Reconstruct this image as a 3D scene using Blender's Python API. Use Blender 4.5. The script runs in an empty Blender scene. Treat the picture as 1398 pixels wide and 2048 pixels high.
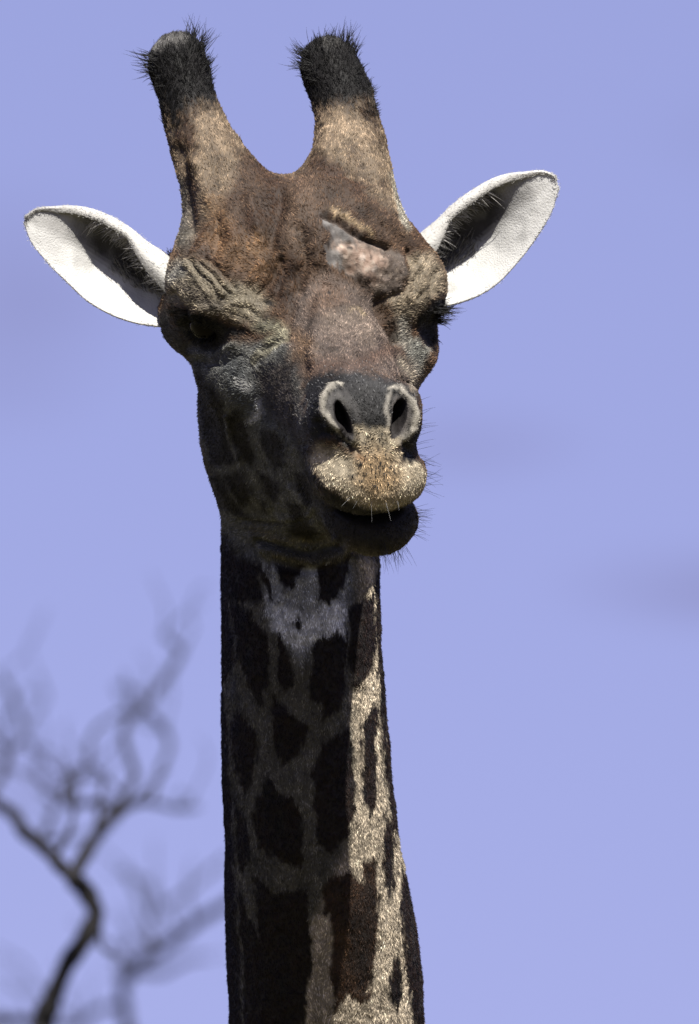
import bpy, math, random
import numpy as np
from mathutils import Vector, Matrix

FUR = True
scn = bpy.context.scene
col = scn.collection
rng = np.random.default_rng(7)
random.seed(7)

# ------------------------------------------------------------------ camera, sky, sun, exposure
PXM = 1500.0                     # photograph pixels per metre at the giraffe
DIST = 20.0
PITCH = math.radians(10.0)
HEAD = Vector((0.0, 0.0, 5.15))  # middle of the picture at the giraffe's distance
ROT = Matrix.Rotation(PITCH, 3, 'X')

cam = bpy.data.cameras.new('camera')
cam_o = bpy.data.objects.new('camera', cam)
col.objects.link(cam_o)
cam_o.location = HEAD + ROT @ Vector((0, -DIST, 0))
cam_o.rotation_euler = (math.radians(90) + PITCH, 0, 0)
cam.sensor_fit = 'VERTICAL'
cam.sensor_height = 36.0
cam.lens = 36.0 * DIST / (2048 / PXM)
cam.clip_start = 0.5
cam.clip_end = 9000
cam.dof.use_dof = True
cam.dof.focus_distance = DIST - 0.18
cam.dof.aperture_fstop = cam.lens / 62.0
scn.camera = cam_o

SUN_TO = Vector((0.235, -1.07, 1.22)).normalized()
sun_el = math.asin(SUN_TO.z)
world = bpy.data.worlds.new('World')
scn.world = world
world.use_nodes = True
nt = world.node_tree
nt.nodes.clear()
sky = nt.nodes.new('ShaderNodeTexSky')
sky.sky_type = 'NISHITA'
sky.sun_disc = False
sky.sun_elevation = sun_el
sky.sun_rotation = math.atan2(SUN_TO.x, SUN_TO.y)
sky.altitude = 1200
sky.air_density = 1.0
sky.dust_density = 0.2
sky.ozone_density = 3.0
bg = nt.nodes.new('ShaderNodeBackground')
bg.inputs['Strength'].default_value = 0.05
wout = nt.nodes.new('ShaderNodeOutputWorld')
# cool lavender white balance of the photograph, and faint wisps of high cloud
tint = nt.nodes.new('ShaderNodeMix'); tint.data_type = 'RGBA'; tint.blend_type = 'MULTIPLY'
tint.inputs['Factor'].default_value = 1.0
tint.inputs['B'].default_value = (1.10, 0.755, 0.93, 1)
nt.links.new(sky.outputs[0], tint.inputs['A'])
haze = nt.nodes.new('ShaderNodeMix'); haze.data_type = 'RGBA'; haze.inputs['Factor'].default_value = .55     # thin even high haze
haze.inputs['B'].default_value = (2.90, 3.22, 6.15, 1)
nt.links.new(tint.outputs['Result'], haze.inputs['A'])
wtc = nt.nodes.new('ShaderNodeTexCoord')
wmp = nt.nodes.new('ShaderNodeMapping'); wmp.inputs['Scale'].default_value = (1.0, 1.0, 2.2)
wno = nt.nodes.new('ShaderNodeTexNoise'); wno.inputs['Scale'].default_value = 60; wno.inputs['Detail'].default_value = 4
nt.links.new(wtc.outputs['Generated'], wmp.inputs['Vector']); nt.links.new(wmp.outputs[0], wno.inputs['Vector'])
def wmath(op, a, b=None, clamp=False):
    n = nt.nodes.new('ShaderNodeMath'); n.operation = op; n.use_clamp = clamp
    for k, v in enumerate((a, b)):
        if v is None: continue
        if isinstance(v, (int, float)): n.inputs[k].default_value = v
        else: nt.links.new(v, n.inputs[k])
    return n.outputs[0]
def wdot(vec):
    n = nt.nodes.new('ShaderNodeVectorMath'); n.operation = 'DOT_PRODUCT'; n.inputs[1].default_value = vec
    nt.links.new(wtc.outputs['Generated'], n.inputs[0]); return n.outputs['Value']
cloud = None
for cx, cy, wx, wy, amt in ((-.46, .27, .16, .15, .75), (.50, -.10, .20, .055, 1.0), (.17, .09, .14, .05, .5), (-.62, -.35, .3, .06, .6), (.75, .5, .3, .08, .6)):
    dv = (ROT @ Vector((cx, DIST, cy))).normalized()
    e1 = Vector((1, 0, 0)); e1 = (e1 - dv * e1.dot(dv)).normalized(); e2 = dv.cross(e1)
    a = wmath('MULTIPLY', wdot(tuple(e1)), DIST / wx); b = wmath('MULTIPLY', wdot(tuple(e2)), DIST / wy)
    q = wmath('ADD', wmath('MULTIPLY', a, a), wmath('MULTIPLY', b, b))
    g = wmath('POWER', wmath('SUBTRACT', 1.0, wmath('MULTIPLY', q, .5), True), 2.0)
    g = wmath('MULTIPLY', wmath('MULTIPLY', g, amt), wmath('GREATER_THAN', wdot(tuple(dv)), .5))
    cloud = g if cloud is None else wmath('MAXIMUM', cloud, g)
wfac = wmath('MULTIPLY', cloud, wmath('ADD', wmath('MULTIPLY', wno.outputs['Fac'], 1.3), .25), True)
cld = nt.nodes.new('ShaderNodeMix'); cld.data_type = 'RGBA'; cld.blend_type = 'MULTIPLY'
cld.inputs['B'].default_value = (.84, .80, .80, 1)
nt.links.new(wfac, cld.inputs['Factor'])
nt.links.new(haze.outputs['Result'], cld.inputs['A'])
nt.links.new(cld.outputs['Result'], bg.inputs[0])
nt.links.new(bg.outputs[0], wout.inputs[0])

sl = bpy.data.lights.new('sun', 'SUN')
sl.energy = 5.0
sl.angle = math.radians(0.5)
sl.color = (1.0, 0.95, 0.87)
sun_o = bpy.data.objects.new('sun', sl)
col.objects.link(sun_o)
sun_o.rotation_euler = SUN_TO.to_track_quat('Z', 'Y').to_euler()
sun_o.location = (20, -20, 40)

scn.view_settings.view_transform = 'Standard'
scn.view_settings.look = 'None'
scn.view_settings.exposure = 1.30
scn.view_settings.gamma = 1.0

# ------------------------------------------------------------------ frames: picture pixels <-> metres at the giraffe
def I(px, py, y=0.0):
    k = (1 + y / DIST) / PXM
    return np.array([(px - 699) * k, y, (1024 - py) * k])
def to_px(p):
    k = PXM / (1 + p[:, 1] / DIST)
    return np.stack([699 + p[:, 0] * k, 1024 - p[:, 2] * k], 1)

O = I(615, 650, 0.0)                       # between the eyes
yaw, pit, rol = math.radians(12.8), math.radians(19.5), math.radians(1.5)
F = np.array([math.sin(yaw) * math.cos(pit), -math.cos(yaw) * math.cos(pit), -math.sin(pit)])
R0 = np.array([math.cos(yaw), math.sin(yaw), 0.0])
U0 = np.cross(R0, F)
if U0[2] < 0: U0 = -U0
R = R0 * math.cos(rol) + U0 * math.sin(rol)
U = -R0 * math.sin(rol) + U0 * math.cos(rol)
HM = np.stack([R, F, U])                   # head axes: right, forward, up

O32 = O.astype(np.float32); HM32 = HM.astype(np.float32)
def to_head(p): return (p - O32) @ HM32.T
def from_head(h): return O + np.asarray(h) @ HM

# ------------------------------------------------------------------ signed distance sculpting
def smin(a, b, k):
    h = np.maximum(k - np.abs(a - b), 0.0) / k
    return np.minimum(a, b) - h * h * k * 0.25
def smax(a, b, k): return -smin(-a, -b, k)
def rcone(p, a, b, ra, rb):
    a = np.asarray(a, np.float32); b = np.asarray(b, np.float32)
    ab = b - a
    t = np.clip(((p - a) @ ab) / (ab @ ab), 0, 1)
    q = p - a - t[:, None] * ab
    return np.sqrt(np.einsum('ij,ij->i', q, q)) - (ra + (rb - ra) * t)
def ell(p, c, r, M=None):
    q = p - np.asarray(c, np.float32)
    if M is not None: q = q @ M.T.astype(np.float32)
    r = np.asarray(r, np.float32)
    q = q / r; k0 = np.sqrt(np.einsum('ij,ij->i', q, q))
    q = q / r; k1 = np.sqrt(np.einsum('ij,ij->i', q, q)) + 1e-9
    return k0 * (k0 - 1) / k1
def rotm(ax, deg):
    return np.array(Matrix.Rotation(math.radians(deg), 3, ax))

# neck cross sections: picture row, left edge, right edge, depth of centre, half depth
NECK = np.array([
    (430, 470, 740, 0.120, 0.100),
    (600, 452, 755, 0.130, 0.120),
    (800, 452, 752, 0.150, 0.125),
    (1000, 444, 752, 0.160, 0.128),
    (1150, 441, 757, 0.160, 0.130),
    (1300, 442, 762, 0.165, 0.134),
    (1450, 442, 775, 0.190, 0.140),
    (1600, 446, 788, 0.215, 0.148),
    (1700, 448, 800, 0.238, 0.155),
    (1800, 447, 821, 0.265, 0.162),
    (1900, 449, 839, 0.295, 0.170),
    (2048, 456, 850, 0.340, 0.182),
    (2300, 456, 880, 0.420, 0.205),
    (2700, 450, 940, 0.560, 0.240)], float)
NZ = ((1024 - NECK[:, 0]) / PXM)[::-1]
NXC = (((NECK[:, 1] + NECK[:, 2]) / 2 - 699) / PXM)[::-1]
NHW = ((NECK[:, 2] - NECK[:, 1]) / 2 / PXM)[::-1]
NYC = NECK[::-1, 3]; NHD = NECK[::-1, 4]
def cubic(z, zs, vs):
    # smooth (Catmull-Rom) interpolation
    i = np.clip(np.searchsorted(zs, z) - 1, 0, len(zs) - 2)
    t = np.clip((z - zs[i]) / (zs[i + 1] - zs[i]), 0, 1)
    m = np.gradient(vs, zs)
    h = zs[i + 1] - zs[i]
    return ((2*t**3 - 3*t**2 + 1) * vs[i] + (t**3 - 2*t**2 + t) * h * m[i]
            + (-2*t**3 + 3*t**2) * vs[i + 1] + (t**3 - t**2) * h * m[i + 1])
def neck_param(z):
    return cubic(z, NZ, NXC), cubic(z, NZ, NHW), cubic(z, NZ, NYC), cubic(z, NZ, NHD)

def sdf_neck(p):
    xc, hw, yc, hd = neck_param(p[:, 2])
    q = np.sqrt(((p[:, 0] - xc) / hw) ** 2 + ((p[:, 1] - yc) / hd) ** 2)
    d = (q - 1) * np.minimum(hw, hd)
    return smax(d, p[:, 2] - NZ[-1], 0.06)

def dense(ch, n=4):
    a = np.array(ch, float); t = np.arange(len(a)); tt = np.linspace(0, len(a) - 1, (len(a) - 1) * n + 1)
    return np.stack([cubic(tt, t, a[:, k]) for k in range(a.shape[1])], 1)
L_OSS = [(354, 106, .150, 38), (356, 126, .142, 57), (372, 190, .120, 55), (398, 270, .090, 62), (432, 350, .055, 78), (462, 430, .030, 92), (495, 520, .000, 95)]
R_OSS = [(661, 116, .175, 40), (660, 138, .168, 58), (684, 195, .145, 61), (698, 270, .115, 68), (702, 350, .075, 82), (704, 430, .040, 86), (708, 500, .005, 88)]
L_OSS = dense(L_OSS, 7); R_OSS = dense(R_OSS, 7)
def sdf_head(p):
    h = to_head(p)
    d = ell(h, (0, -.06, .035), (.148, .150, .135))                            # cranium
    d = smin(d, ell(h, (0.002, -.015, .115), (.058, .075, .060)), .06)         # median bump
    for s in (-1, 1):
        d = smin(d, ell(h, (s * .123, -.015, .050), (.066, .082, .066)), .045) # brow over the orbit
        d = smin(d, ell(h, (s * .100, .02, -.055), (.045, .09, .05)), .05)     # cheek bone
        d = smin(d, ell(h, (s * .072, -.055, -.14), (.054, .120, .125)), .06)  # masseter
    d = smin(d, ell(h, (-.146, -.085, -.014), (.036, .06, .046)), .03)         # root of the ear
    d = smin(d, ell(h, (.150, -.085, .010), (.040, .06, .055)), .04)
    d = smin(d, ell(h, (.138, .002, -.030), (.040, .06, .040)), .03)          # lower lid, far side
    d = smin(d, rcone(h, (0, .06, -.020), (0, .31, -.026), .096, .064), .05)   # bridge of the nose
    d = smin(d, rcone(h, (0, .06, -.105), (0.004, .30, -.075), .094, .058), .05)   # side of the face
    d = smin(d, rcone(h, (0, -.02, -.215), (0.02, .27, -.150), .080, .048), .06)  # lower jaw
    d = smin(d, ell(h, (0.006, .325, -.030), (.066, .055, .050)), .04)             # nose
    for s in (-1, 1):
        d = smin(d, ell(h, (.008 + s * .047, .340, -.014), (.026, .040, .046), rotm('Y', s * -14)), .014)  # nostril wings
    # ossicones
    m = p[:, 2] > .24
    if m.any():
        pm = p[m]; dm = d[m]
        for ch in (L_OSS, R_OSS):
            e = None
            for (x0, y0, d0, r0), (x1, y1, d1, r1) in zip(ch[:-1], ch[1:]):
                c = rcone(pm, I(x0, y0, d0), I(x1, y1, d1), r0 / PXM, r1 / PXM)
                e = c if e is None else np.minimum(e, c)
            dm = smin(dm, e, .06)
        d[m] = dm
    # eye sockets
    for s in (-1, 1):
        d = smax(d, -ell(h, (s * .160 if s < 0 else .176, .050 if s < 0 else .044, -.012 if s < 0 else -.004), (.034, .040, .026) if s < 0 else (.028, .034, .022)), .02)
    # lips: upper lip proud of the lower one, jaw pushed to one side in chewing
    lo = ell(h, (.030, .310, -.176), (.055, .055, .036))
    lo = smin(lo, ell(h, (.040, .300, -.165), (.050, .045, .030)), .02)
    d = smin(d, lo, .03)
    up = ell(h, (.012, .346, -.094), (.066, .062, .048))
    up = smin(up, ell(h, (-.033, .338, -.082), (.029, .050, .029)), .03)
    up = smin(up, ell(h, (.012, .368, -.055), (.030, .030, .040)), .02)
    up = smin(up, ell(h, (.058, .330, -.092), (.032, .050, .034)), .03)
    d = smin(d, up, .016)
    d = smax(d, -ell(h, (.018, .350, -.146), (.050, .060, .0085)), .008)      # mouth slit
    # groove between the nostrils, nostril holes
    d = smax(d, -rcone(h, (.010, .408, .004), (.010, .404, -.032), .016, .012), .018)
    for s in (-1, 1):
        d = smax(d, -ell(h, (.006 + s * .037, .376, -.004), (.0075, .045, .024), rotm('Y', s * -20)), .006)
    return d

def sdf(p):
    d = sdf_neck(p)
    m = p[:, 2] > -.16
    if m.any():
        d[m] = smin(sdf_head(p[m]), d[m], .035)
    return d

# ------------------------------------------------------------------ surface nets on a sparse grid
def surface_nets(fn, lo, hi, h, blk=4):
    lo = np.asarray(lo, float)
    n = (np.ceil((np.asarray(hi) - lo) / h / blk)).astype(int)
    dims = n * blk + 1
    G = np.empty(dims, np.float32)
    ci = np.stack(np.meshgrid(*[np.arange(k) for k in n], indexing='ij'), -1).reshape(-1, 3)
    dc = fn(lo + (ci * blk + blk / 2) * h)
    c3 = np.where(dc > 0, 1, -1).astype(np.float32).reshape(n)
    for ax in range(3):
        c3 = np.repeat(c3, blk, axis=ax)
        c3 = np.concatenate([c3, np.take(c3, [-1], axis=ax)], axis=ax)
    G[:] = c3
    near = ci[np.abs(dc) < blk * h * 1.05]
    o = np.stack(np.meshgrid(*[np.arange(blk + 1)] * 3, indexing='ij'), -1).reshape(-1, 3)
    for s in range(0, len(near), 400):
        b = near[s:s+400]
        g = (b[:, None, :] * blk + o[None]).reshape(-1, 3)
        v = fn((lo + g * h).astype(np.float32))
        G[g[:, 0], g[:, 1], g[:, 2]] = v
    S = G < 0
    D = dims - 1
    # cells with a sign change
    cnt = np.zeros(D, np.uint8)
    for a in (0, 1):
        for b in (0, 1):
            for c in (0, 1):
                cnt += S[a:a+D[0], b:b+D[1], c:c+D[2]]
    act = (cnt > 0) & (cnt < 8)
    cells = np.argwhere(act)
    idx = np.full(D, -1, np.int32)
    idx[act] = np.arange(len(cells))
    acc = np.zeros((len(cells), 3)); num = np.zeros(len(cells))
    cor = [(a, b, c) for a in (0, 1) for b in (0, 1) for c in (0, 1)]
    for q in cor:
        for ax in range(3):
            if q[ax]: continue
            q2 = list(q); q2[ax] = 1
            v0 = G[cells[:, 0]+q[0], cells[:, 1]+q[1], cells[:, 2]+q[2]]
            v1 = G[cells[:, 0]+q2[0], cells[:, 1]+q2[1], cells[:, 2]+q2[2]]
            m = (v0 < 0) != (v1 < 0)
            t = np.where(m, v0 / np.where(m, v0 - v1, 1), 0)
            pt = np.tile(np.array(q, float), (len(cells), 1)); pt[:, ax] = t
            acc[m] += pt[m]; num[m] += 1
    V = lo + (cells + acc / num[:, None]) * h
    Q = []
    for ax in range(3):
        a1, a2 = (ax + 1) % 3, (ax + 2) % 3
        s0 = [slice(1, D[k]) for k in range(3)]; s0[ax] = slice(0, D[ax])
        s1 = list(s0); s1[ax] = slice(1, D[ax] + 1)
        A = S[tuple(s0)]; B = S[tuple(s1)]
        e = np.argwhere(A != B)
        flip = A[tuple(e.T)]
        base = e.copy(); base[:, a1] += 1; base[:, a2] += 1   # grid index of the edge start
        def cell(o1, o2):
            c = base.copy(); c[:, a1] += o1; c[:, a2] += o2
            return idx[c[:, 0], c[:, 1], c[:, 2]]
        q = np.stack([cell(-1, -1), cell(0, -1), cell(0, 0), cell(-1, 0)], 1)
        q[~flip] = q[~flip][:, ::-1]
        q = q[(q >= 0).all(1)]
        Q.append(q)
    return V, np.concatenate(Q)

def mesh_from(name, V, Qf, smooth=True):
    me = bpy.data.meshes.new(name)
    me.vertices.add(len(V)); me.vertices.foreach_set('co', np.asarray(V, np.float32).ravel())
    k = Qf.shape[1]
    me.loops.add(Qf.size); me.loops.foreach_set('vertex_index', np.asarray(Qf, np.int32).ravel())
    me.polygons.add(len(Qf))
    me.polygons.foreach_set('loop_start', np.arange(0, Qf.size, k, dtype=np.int32))
    me.update(calc_edges=True)
    if smooth: me.polygons.foreach_set('use_smooth', np.ones(len(Qf), bool))
    return me

def get_co(me):
    a = np.empty(len(me.vertices) * 3, np.float32); me.vertices.foreach_get('co', a)
    return a.reshape(-1, 3).astype(float)
def get_no(me):
    a = np.empty(len(me.vertices) * 3, np.float32); me.vertex_normals.foreach_get('vector', a)
    return a.reshape(-1, 3).astype(float)

def subdivided(me, levels=1):
    o = bpy.data.objects.new('tmp', me); col.objects.link(o)
    m = o.modifiers.new('s', 'SUBSURF'); m.levels = levels; m.render_levels = levels
    dg = bpy.context.evaluated_depsgraph_get()
    m2 = bpy.data.meshes.new_from_object(o.evaluated_get(dg))
    bpy.data.objects.remove(o)
    return m2


# ------------------------------------------------------------------ numeric noise
def _hash(i, seed):
    h = (i[:, 0] * 73856093) ^ (i[:, 1] * 19349663) ^ (i[:, 2] * 83492791) ^ (seed * 2654435)
    h = (h ^ (h >> 13)) * 1274126177
    return ((h ^ (h >> 16)) & 0xffff) / 65535.0
def noise(p, freq, seed=0):
    q = p * freq + 100.0
    i = np.floor(q).astype(np.int64); f = q - i; f = f * f * (3 - 2 * f)
    r = 0
    for a in (0, 1):
        for b in (0, 1):
            for c in (0, 1):
                w = (f[:, 0] if a else 1 - f[:, 0]) * (f[:, 1] if b else 1 - f[:, 1]) * (f[:, 2] if c else 1 - f[:, 2])
                r = r + w * _hash(i + np.array([a, b, c]), seed)
    return r * 2 - 1
def fbm(p, freq, octs=3, seed=0):
    r = 0; a = 1.0; t = 0
    for k in range(octs):
        r = r + a * noise(p, freq * 2 ** k, seed + k); t += a; a *= .5
    return r / t
def sstep(x, a, b):
    t = np.clip((x - a) / (b - a), 0, 1); return t * t * (3 - 2 * t)

# ------------------------------------------------------------------ body mesh
# the rest of the animal, below the picture: lower neck, barrel and legs, coarser
RM = np.array(Matrix(ROT)); HV = np.array(HEAD)
NB = HV + RM @ np.array((-.01, .455, -.84))
YA = np.array((.45, .89, 0.0)); SA = np.array((.89, -.45, 0.0))
def at(f_, s_, z_): return np.array((NB[0], NB[1], 0)) + YA * f_ + SA * s_ + np.array((0, 0, z_))
def sdf_rest(p):
    d = rcone(p, NB, at(.45, 0, 3.15), .165, .24)
    d = smin(d, rcone(p, at(.45, 0, 3.15), at(.75, 0, 2.72), .26, .40), .2)
    d = smin(d, rcone(p, at(.75, 0, 2.70), at(1.95, 0, 2.45), .42, .36), .25)
    for s_ in (-1, 1):
        for f_, zt in ((.70, 2.5), (2.0, 2.35)):
            bk = .0 if f_ < 1 else .12
            d = smin(d, rcone(p, at(f_, s_ * .20, zt), at(f_ + bk * .5, s_ * .19, 1.15), .20, .085), .12)
            d = smin(d, rcone(p, at(f_ + bk * .5, s_ * .19, 1.15), at(f_ + bk, s_ * .19, .16), .080, .055), .05)
            d = smin(d, rcone(p, at(f_ + bk, s_ * .19, .14), at(f_ + bk - .05, s_ * .19, .05), .065, .085), .04)
    d = smin(d, rcone(p, at(2.3, 0, 2.6), at(2.42, 0, 1.7), .05, .03), .05)
    return smax(d, -p[:, 2], .01)
c0, c1 = at(1.1, 0, 0) - np.array((1.4, 1.7, .1)), at(1.1, 0, 0) + np.array((1.4, 1.7, HV[2] - .55))
V2, Q2 = surface_nets(sdf_rest, c0, c1, 0.03)
V2 = (V2 - HV) @ RM
V, Q = surface_nets(sdf, (-.33, -.52, -.86), (.20, .72, .68), 0.0045)
Q = np.concatenate([Q, Q2 + len(V)]); V = np.concatenate([V, V2])
me = mesh_from('body', V, Q)
me = subdivided(me, 1)
CO = get_co(me); NO = get_no(me)
PX = to_px(CO)

def visible_mask(co, no, px):
    b = 4
    gx = np.clip((px[:, 0] / b).astype(int), 0, 349); gy = np.clip((px[:, 1] / b).astype(int), 0, 699)
    zb = np.full((350, 700), 9.0)
    np.minimum.at(zb, (gx, gy), co[:, 1])
    return (px[:, 1] < 2120) & (no[:, 1] < .25) & (co[:, 1] < zb[gx, gy] + .03 + .03 * (no[:, 1] > -.3))
VIS = visible_mask(CO, NO, PX)
VI = np.where(VIS)[0]
VP = PX[VI]
WIG = np.stack([fbm(CO[VI], 60, 3, 3), fbm(CO[VI], 60, 3, 8)], 1)      # wobble for the edges of markings
WIG2 = noise(CO[VI] * np.array([1, 1, .35]), 260, 5)

def seg_dist(P, pts):
    """distance in picture pixels from points P to a polyline of (x, y[, radius])"""
    best = np.full(len(P), 1e9)
    pts = [tuple(q) + ((0,) if len(q) == 2 else ()) for q in pts]
    if len(pts) == 1: pts = pts * 2
    for (x0, y0, r0), (x1, y1, r1) in zip(pts[:-1], pts[1:]):
        ax, ay = x1 - x0, y1 - y0
        L2 = ax * ax + ay * ay + 1e-9
        t = np.clip(((P[:, 0] - x0) * ax + (P[:, 1] - y0) * ay) / L2, 0, 1)
        dd = np.hypot(P[:, 0] - x0 - t * ax, P[:, 1] - y0 - t * ay) - (r0 + (r1 - r0) * t)
        best = np.minimum(best, dd)
    return best
def poly_dist(P, poly):
    """signed distance in picture pixels, negative inside"""
    d = seg_dist(P, list(poly) + [poly[0]])
    ins = np.zeros(len(P), bool)
    n = len(poly)
    for k in range(n):
        x0, y0 = poly[k]; x1, y1 = poly[(k + 1) % n]
        if y0 == y1: continue
        c = (P[:, 1] < y0) != (P[:, 1] < y1)
        ins ^= c & (P[:, 0] < (x1 - x0) * (P[:, 1] - y0) / (y1 - y0) + x0)
    return np.where(ins, -d, d)
def near(pts, pad):
    a = np.array([q[:2] for q in pts], float)
    r = max([q[2] if len(q) > 2 else 0 for q in pts]) + pad
    lo = a.min(0) - r; hi = a.max(0) + r
    return np.where((VP[:, 0] > lo[0]) & (VP[:, 0] < hi[0]) & (VP[:, 1] > lo[1]) & (VP[:, 1] < hi[1]))[0]

# ---- relief: creases, folds, veins, rims (amplitude in mm, width in px)
DISP = np.zeros(len(CO))
def relief(pts, amp, w, taper=True):
    k = near(pts, w * 3)
    if not len(k): return
    d = np.maximum(seg_dist(VP[k] + WIG[k] * 3, pts), 0)
    g = np.exp(-(d / w) ** 2) * amp * 1e-3
    DISP[VI[k]] += g
def Z2(l): return [(320 + x / 2.33, 400 + y / 2.33) for x, y in l]       # photograph crops the tracings were read from
def Z6(l): return [(380 + x / 3.79, 700 + y / 3.79) for x, y in l]
def Z7(l): return [(400 + x / 2.117, 1080 + y / 2.117) for x, y in l]
def Z3(l): return [(560 + x / 4.112, 720 + y / 4.112) for x, y in l]
def Z1(l): return [(250 + x / 2.33, 30 + y / 2.33) for x, y in l]

for l in ([(150,330),(215,400),(262,470)], [(190,280),(275,345),(330,420)], [(130,300),(170,380),(230,450),(250,490)], [(165,300),(245,380),(300,440)], [(250,110),(215,190),(150,250)], [(290,160),(260,210),(230,260)]):
    relief(Z2(l), 2.0, 4)
    relief([(x + 9, y - 5) for x, y in Z2(l)], -3.0, 3.5)
relief(Z2([(90,560),(170,520),(280,520),(360,560),(430,600)]), 3, 9)          # lid under the brow
relief(Z2([(330,480),(420,470),(470,520)]), 3, 8)
relief(Z2([(500,480),(540,440),(580,330)]), -4, 7)
relief(Z2([(640,330),(630,450),(600,560),(590,650)]), -4, 8)                  # groove left of the bridge
relief(Z2([(590,600),(520,650),(440,730)]), 2.5, 10); relief(Z2([(600,690),(530,740),(460,790)]), 2, 9); relief(Z2([(560,650),(480,700)]), -4, 6)
relief(Z2([(1020,470),(1050,560),(1100,660)]), -13, 10)                       # deep fold right of the bridge
relief(Z2([(1160,230),(1180,330),(1140,420),(1060,460)]), -5, 7)
relief(Z2([(1260,250),(1230,330),(1160,400)]), -3, 5); relief(Z2([(1230,230),(1200,290)]), -3, 5); relief(Z2([(1300,330),(1270,400),(1200,460)]), -2.5, 5)
relief(Z2([(760,70),(830,90),(880,140),(940,180),(1000,200),(1060,225)]), -8, 5)   # torn edge above the wound
relief(Z2([(780,40),(850,55),(910,100),(970,140),(1050,185)]), 3.5, 12)
relief(Z2([(790,80),(830,180),(800,260),(870,320)]), -4, 16)
relief(Z2([(860,320),(930,400),(1010,440)]), -2, 8)
relief([(757,546,22),(776,554,22)], 5, 20)                                    # lump of the wound
relief([(700,515,18),(740,530,18)], 2, 16)
relief(Z6([(390,1290),(600,1312),(800,1312),(900,1280)]), -7, 6); relief(Z6([(400,1262),(600,1280),(800,1275)]), 3, 7)
relief(Z6([(500,1400),(700,1440),(900,1490),(1090,1450)]), 5, 8); relief(Z6([(520,1440),(700,1490),(900,1530),(1100,1490)]), -6, 7)
relief(Z6([(565,1500),(700,1545),(950,1620),(1180,1530)]), 7, 10); relief(Z6([(600,1600),(800,1660),(1000,1660)]), -5, 10)
relief(Z6([(280,500),(300,660),(370,800),(390,900),(470,1060),(590,1190)]), 3.5, 5)
relief(Z6([(660,1240),(760,1300),(860,1300),(920,1220)]), 3, 5)
relief(Z6([(770,1050),(860,1150),(940,1190)]), 3, 7)
relief(Z6([(480,1400),(560,1500),(700,1760),(740,1830)]), 4, 6)
relief([(614,720),(612,790),(612,850),(606,890)], -2.5, 10)
# nostril rims
relief(Z3([(480,215),(400,230),(350,330),(350,430),(420,520),(520,600),(600,670)]), 5.0, 7)
relief(Z3([(500,230),(560,340),(620,430),(620,560)]), 1.2, 7)
relief(Z3([(300,520),(340,600),(450,620),(560,680),(620,740)]), -6, 8)
relief(Z3([(910,260),(990,250),(1080,330),(1130,440),(1110,560),(1010,650),(970,700)]), 4.5, 7)
relief(Z3([(900,300),(880,420),(900,520),(930,640)]), 1.2, 7)
relief(Z3([(1010,700),(1070,760),(1130,800)]), -5, 9)
for l in ([(640,560),(640,700),(660,800)],): relief(Z3(l), -2.5, 6)
# throat tendons on the neck
relief(Z7([(640,100),(640,350),(650,700),(655,1000)]), -5, 14); relief(Z7([(720,100),(700,300),(690,600)]), 4, 14)
relief(Z7([(280,200),(320,420),(330,700)]), -3, 14)
# overall unevenness of hide
for pts, amp, w in (
    ([(600,405),(635,372),(690,372),(730,392)], 6, 24), ([(562,395),(548,440),(540,490)], -7, 15), ([(700,352),(660,350),(620,352)], -5, 12),
    ([(455,440),(470,480),(450,520)], 5, 16), ([(500,400),(515,450)], 4, 14), ([(600,460),(612,520),(600,580)], -4, 12), ([(640,450),(640,520)], 4, 16),
    ([(420,455),(400,500),(372,530)], 4, 7), ([(440,470),(425,505)], -4, 6), ([(560,520),(545,560),(520,590)], -4, 9), ([(520,530),(500,560)], 3, 9),
    ([(690,620),(720,640),(760,680)], 4, 16), ([(640,600),(635,660),(625,720)], 4, 14), ([(760,720),(800,760)], 3, 12),
    ([(360,300),(372,380),(380,460)], -5, 12), ([(395,330),(420,400)], 4, 14), ([(655,250),(650,300)], 3, 12), ([(730,290),(755,360),(780,430)], 4, 13), ([(690,330),(730,400)], -3.5, 12),
    ([(705,410),(760,440),(800,465)], 4, 14), ([(820,500),(840,540),(830,580)], -4, 7), ([(850,505),(872,545),(866,585)], -3.5, 6),
    ([(345,590),(365,620),(375,650)], -4, 8), ([(400,615),(450,612),(500,632),(530,655)], 1.5, 8), ([(385,705),(430,712),(470,690)], 3, 7), ([(395,725),(440,730),(480,710)], -2.5, 6)):
    relief(pts, amp * 1.6, w)
DISP += fbm(CO, 22, 3, 11) * .0030 + fbm(CO, 110, 2, 17) * .0009
wl = sstep(-poly_dist(PX, Z2([(830,190),(1040,215),(1130,260),(1140,350),(1080,440),(1010,440),(880,330),(840,260)])), -4, 6) * VIS
DISP += wl * (fbm(CO, 70, 2, 21) * .0035 + fbm(CO, 300, 2, 22) * .0016)
CO = CO + NO * DISP[:, None]
me.vertices.foreach_set('co', CO.astype(np.float32).ravel()); me.update()
NO = get_no(me)

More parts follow.
